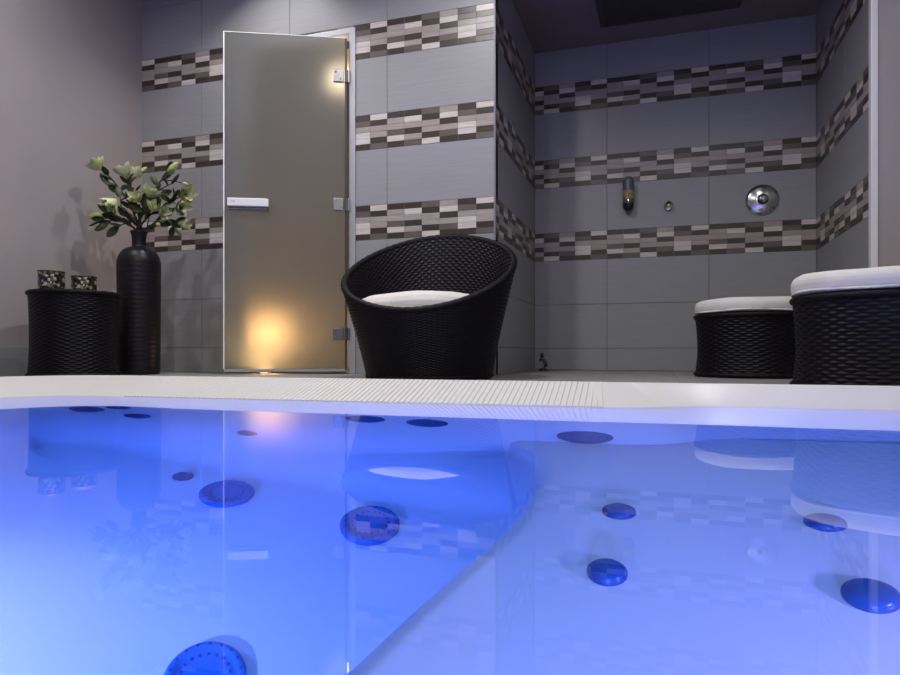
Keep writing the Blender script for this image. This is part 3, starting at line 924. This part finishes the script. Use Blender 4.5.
for (px, py, r) in ((365, 419, .058), (427, 423, .058), (585, 437, .068), (247, 433, .032), (118, 407.5, .045), (137, 416, .048),
                    (46, 410.5, .042), (84, 409, .075), (22, 420, .048)):
    q, n_ = wallhit(px, py)
    jet(tuple(q), (-n_[0], -n_[1], .02), r, 'nozzle')
for (px, py, r) in ((619, 510, .028), (607, 570, .0285), (871, 593, .033), (825, 521, .030)):
    q = atz(px, py, ZSH + .008); jet((q[0], q[1], ZSH + .003), (0, 0, 1), r, 'dome')
for (px, py, r, z) in ((227, 492, .068, -1.037), (370, 523, .072, -1.037), (205, 678, .070, -1.037)):
    q = atz(px, py, z + .006); jet((q[0], q[1], z), (0, 0, 1), r, 'cover')
q = atz(183, 476, -1.036); jet((q[0], q[1], -1.036), (0, 0, 1), .027, 'nozzle')

# water
w = [ring(.004, ZW), ring(.02, -.07), ring(.02, -1.15)]
m = MB(); m.grid(np.array(w), True); m.poly(w[0].tolist()); m.poly(w[-1].tolist())
wo = m.build('water', WATER)
bm = bmesh.new(); bm.from_mesh(wo.data); bmesh.ops.remove_doubles(bm, verts=bm.verts, dist=1e-6); bmesh.ops.recalc_face_normals(bm, faces=bm.faces)
top = max(bm.faces, key=lambda f: f.calc_center_median().z)
if top.normal.z < 0: bmesh.ops.reverse_faces(bm, faces=bm.faces)
bm.to_mesh(wo.data); bm.free()
tag(wo, 'still clear water filling the tub, glowing blue and mirroring the room', 'water', kind='stuff')

# ------------------------------------------------------------------ lights
BLUE = (1.0, .54, 1.0)
TILT = (.73, 1.0, .6, .55); SPR = (1.0, 1.3, 2.1, 1.9)
# underwater lamps, set in the tub wall on the near side, left and right
for i, (p, rz, pw) in enumerate((((-1.05, -.87, -.22), 0, 29), ((-1.78, .55, -.42), -PI / 2, 8.5), ((1.07, .45, -.28), PI / 2, 17), ((.20, -.87, -.28), 0, 36))):
    d = Vector((math.sin(-rz), math.cos(rz), 0)); n = Vector((0, 1, 0)); n.rotate(Matrix.Rotation(rz, 3, 'Z'))
    Q = Matrix.Translation(Vector(p)) @ n.to_track_quat('Z', 'Y').to_matrix().to_4x4()
    m = MB(); m.grid(np.array([[tuple(Q @ Vector(v)) for v in row] for row in lathe([(.075, -.03), (.075, .004), (.065, .008), (.058, .004)], 32)]), True)
    l_ = m.build('underwater_lamp', CHROME, tub, smooth=True)
    m = MB(); m.grid(np.array([[tuple(Q @ Vector(v)) for v in row] for row in lathe([(.058, .002), (.03, .004), (.0001, .005)], 32)]), True)
    m.build('lens', emis('blue_lens', (.2, .35, 1), 3), l_, smooth=True)
    lo = Vector(p) + n * .012
    A_ = area('underwater_beam', lo, (0, 0, 0), .12, pw, BLUE)
    n2 = (n + Vector((0, 0, -TILT[i]))).normalized()
    A_.rotation_euler = (-n2).to_track_quat('Z', 'Y').to_euler(); A_.data.spread = SPR[i]

# recessed ceiling downlights
DL = [(-1.98, 2.80, 5, 2.0, (1, .96, .95)), (-1.0, 2.20, 18, 2.7, (1, .96, .93)), (-2.45, 1.75, 12, 2.9, (1, .94, .92)), (.45, 2.25, 8, 2.4, (1, .96, .93)),
      (-1.0, .4, 16, 3.0, (1, .97, .96)), (.6, .4, 14, 3.0, (1, .97, .96)), (-.1, -1.3, 34, 3.1, (1, .97, .96))]
DW = ['by the steam cabin door', 'in front of the tub chair', 'beside the left wall', 'in front of the shower', 'over the tub, left', 'over the tub, right', 'behind the tub']
for (x, y, pw, sp, c), wh in zip(DL, DW):
    e_ = empty('ceiling_downlight', (x, y, ZC)); tag(e_, 'round recessed ceiling downlight %s' % wh, 'ceiling light', 'recessed ceiling downlights')
    m = MB(); m.grid(lathe([(.055, -.001), (.054, -.006), (.044, -.007), (.041, -.002)], 32), True); m.build('bezel', WHITEALU, e_, smooth=True)
    m = MB(); m.grid(lathe([(.041, -.002), (.0001, -.003)], 32), True); m.build('lens', emis('downlight_lens', c, 12), e_)
    area('downlight_beam', (x, y, ZC - .012), (0, 0, 0), .08, pw, c, 'DISK', sp)

# ------------------------------------------------------------------ world, camera
w = bpy.data.worlds.new('room_dark'); S.world = w; w.use_nodes = True
w.node_tree.nodes['Background'].inputs[0].default_value = (.02, .02, .025, 1)
w.node_tree.nodes['Background'].inputs[1].default_value = .5
cam = bpy.data.cameras.new('camera'); co = bpy.data.objects.new('camera', cam); COL.objects.link(co)
co.location = (0, 0, CAMZ); co.rotation_euler = (PI / 2, 0, TH)
cam.sensor_width = 36; cam.lens = F / 900 * 36; cam.shift_y = (HOR - 337.5) / 900; cam.clip_start = .01
S.camera = co
S.view_settings.view_transform = 'Standard'; S.view_settings.look = 'None'; S.view_settings.exposure = .1; S.view_settings.gamma = 1
S.view_settings.use_curve_mapping = False
S.cycles.use_denoising = True
S.cycles.max_bounces = 10; S.cycles.transmission_bounces = 8; S.cycles.sample_clamp_indirect = 6
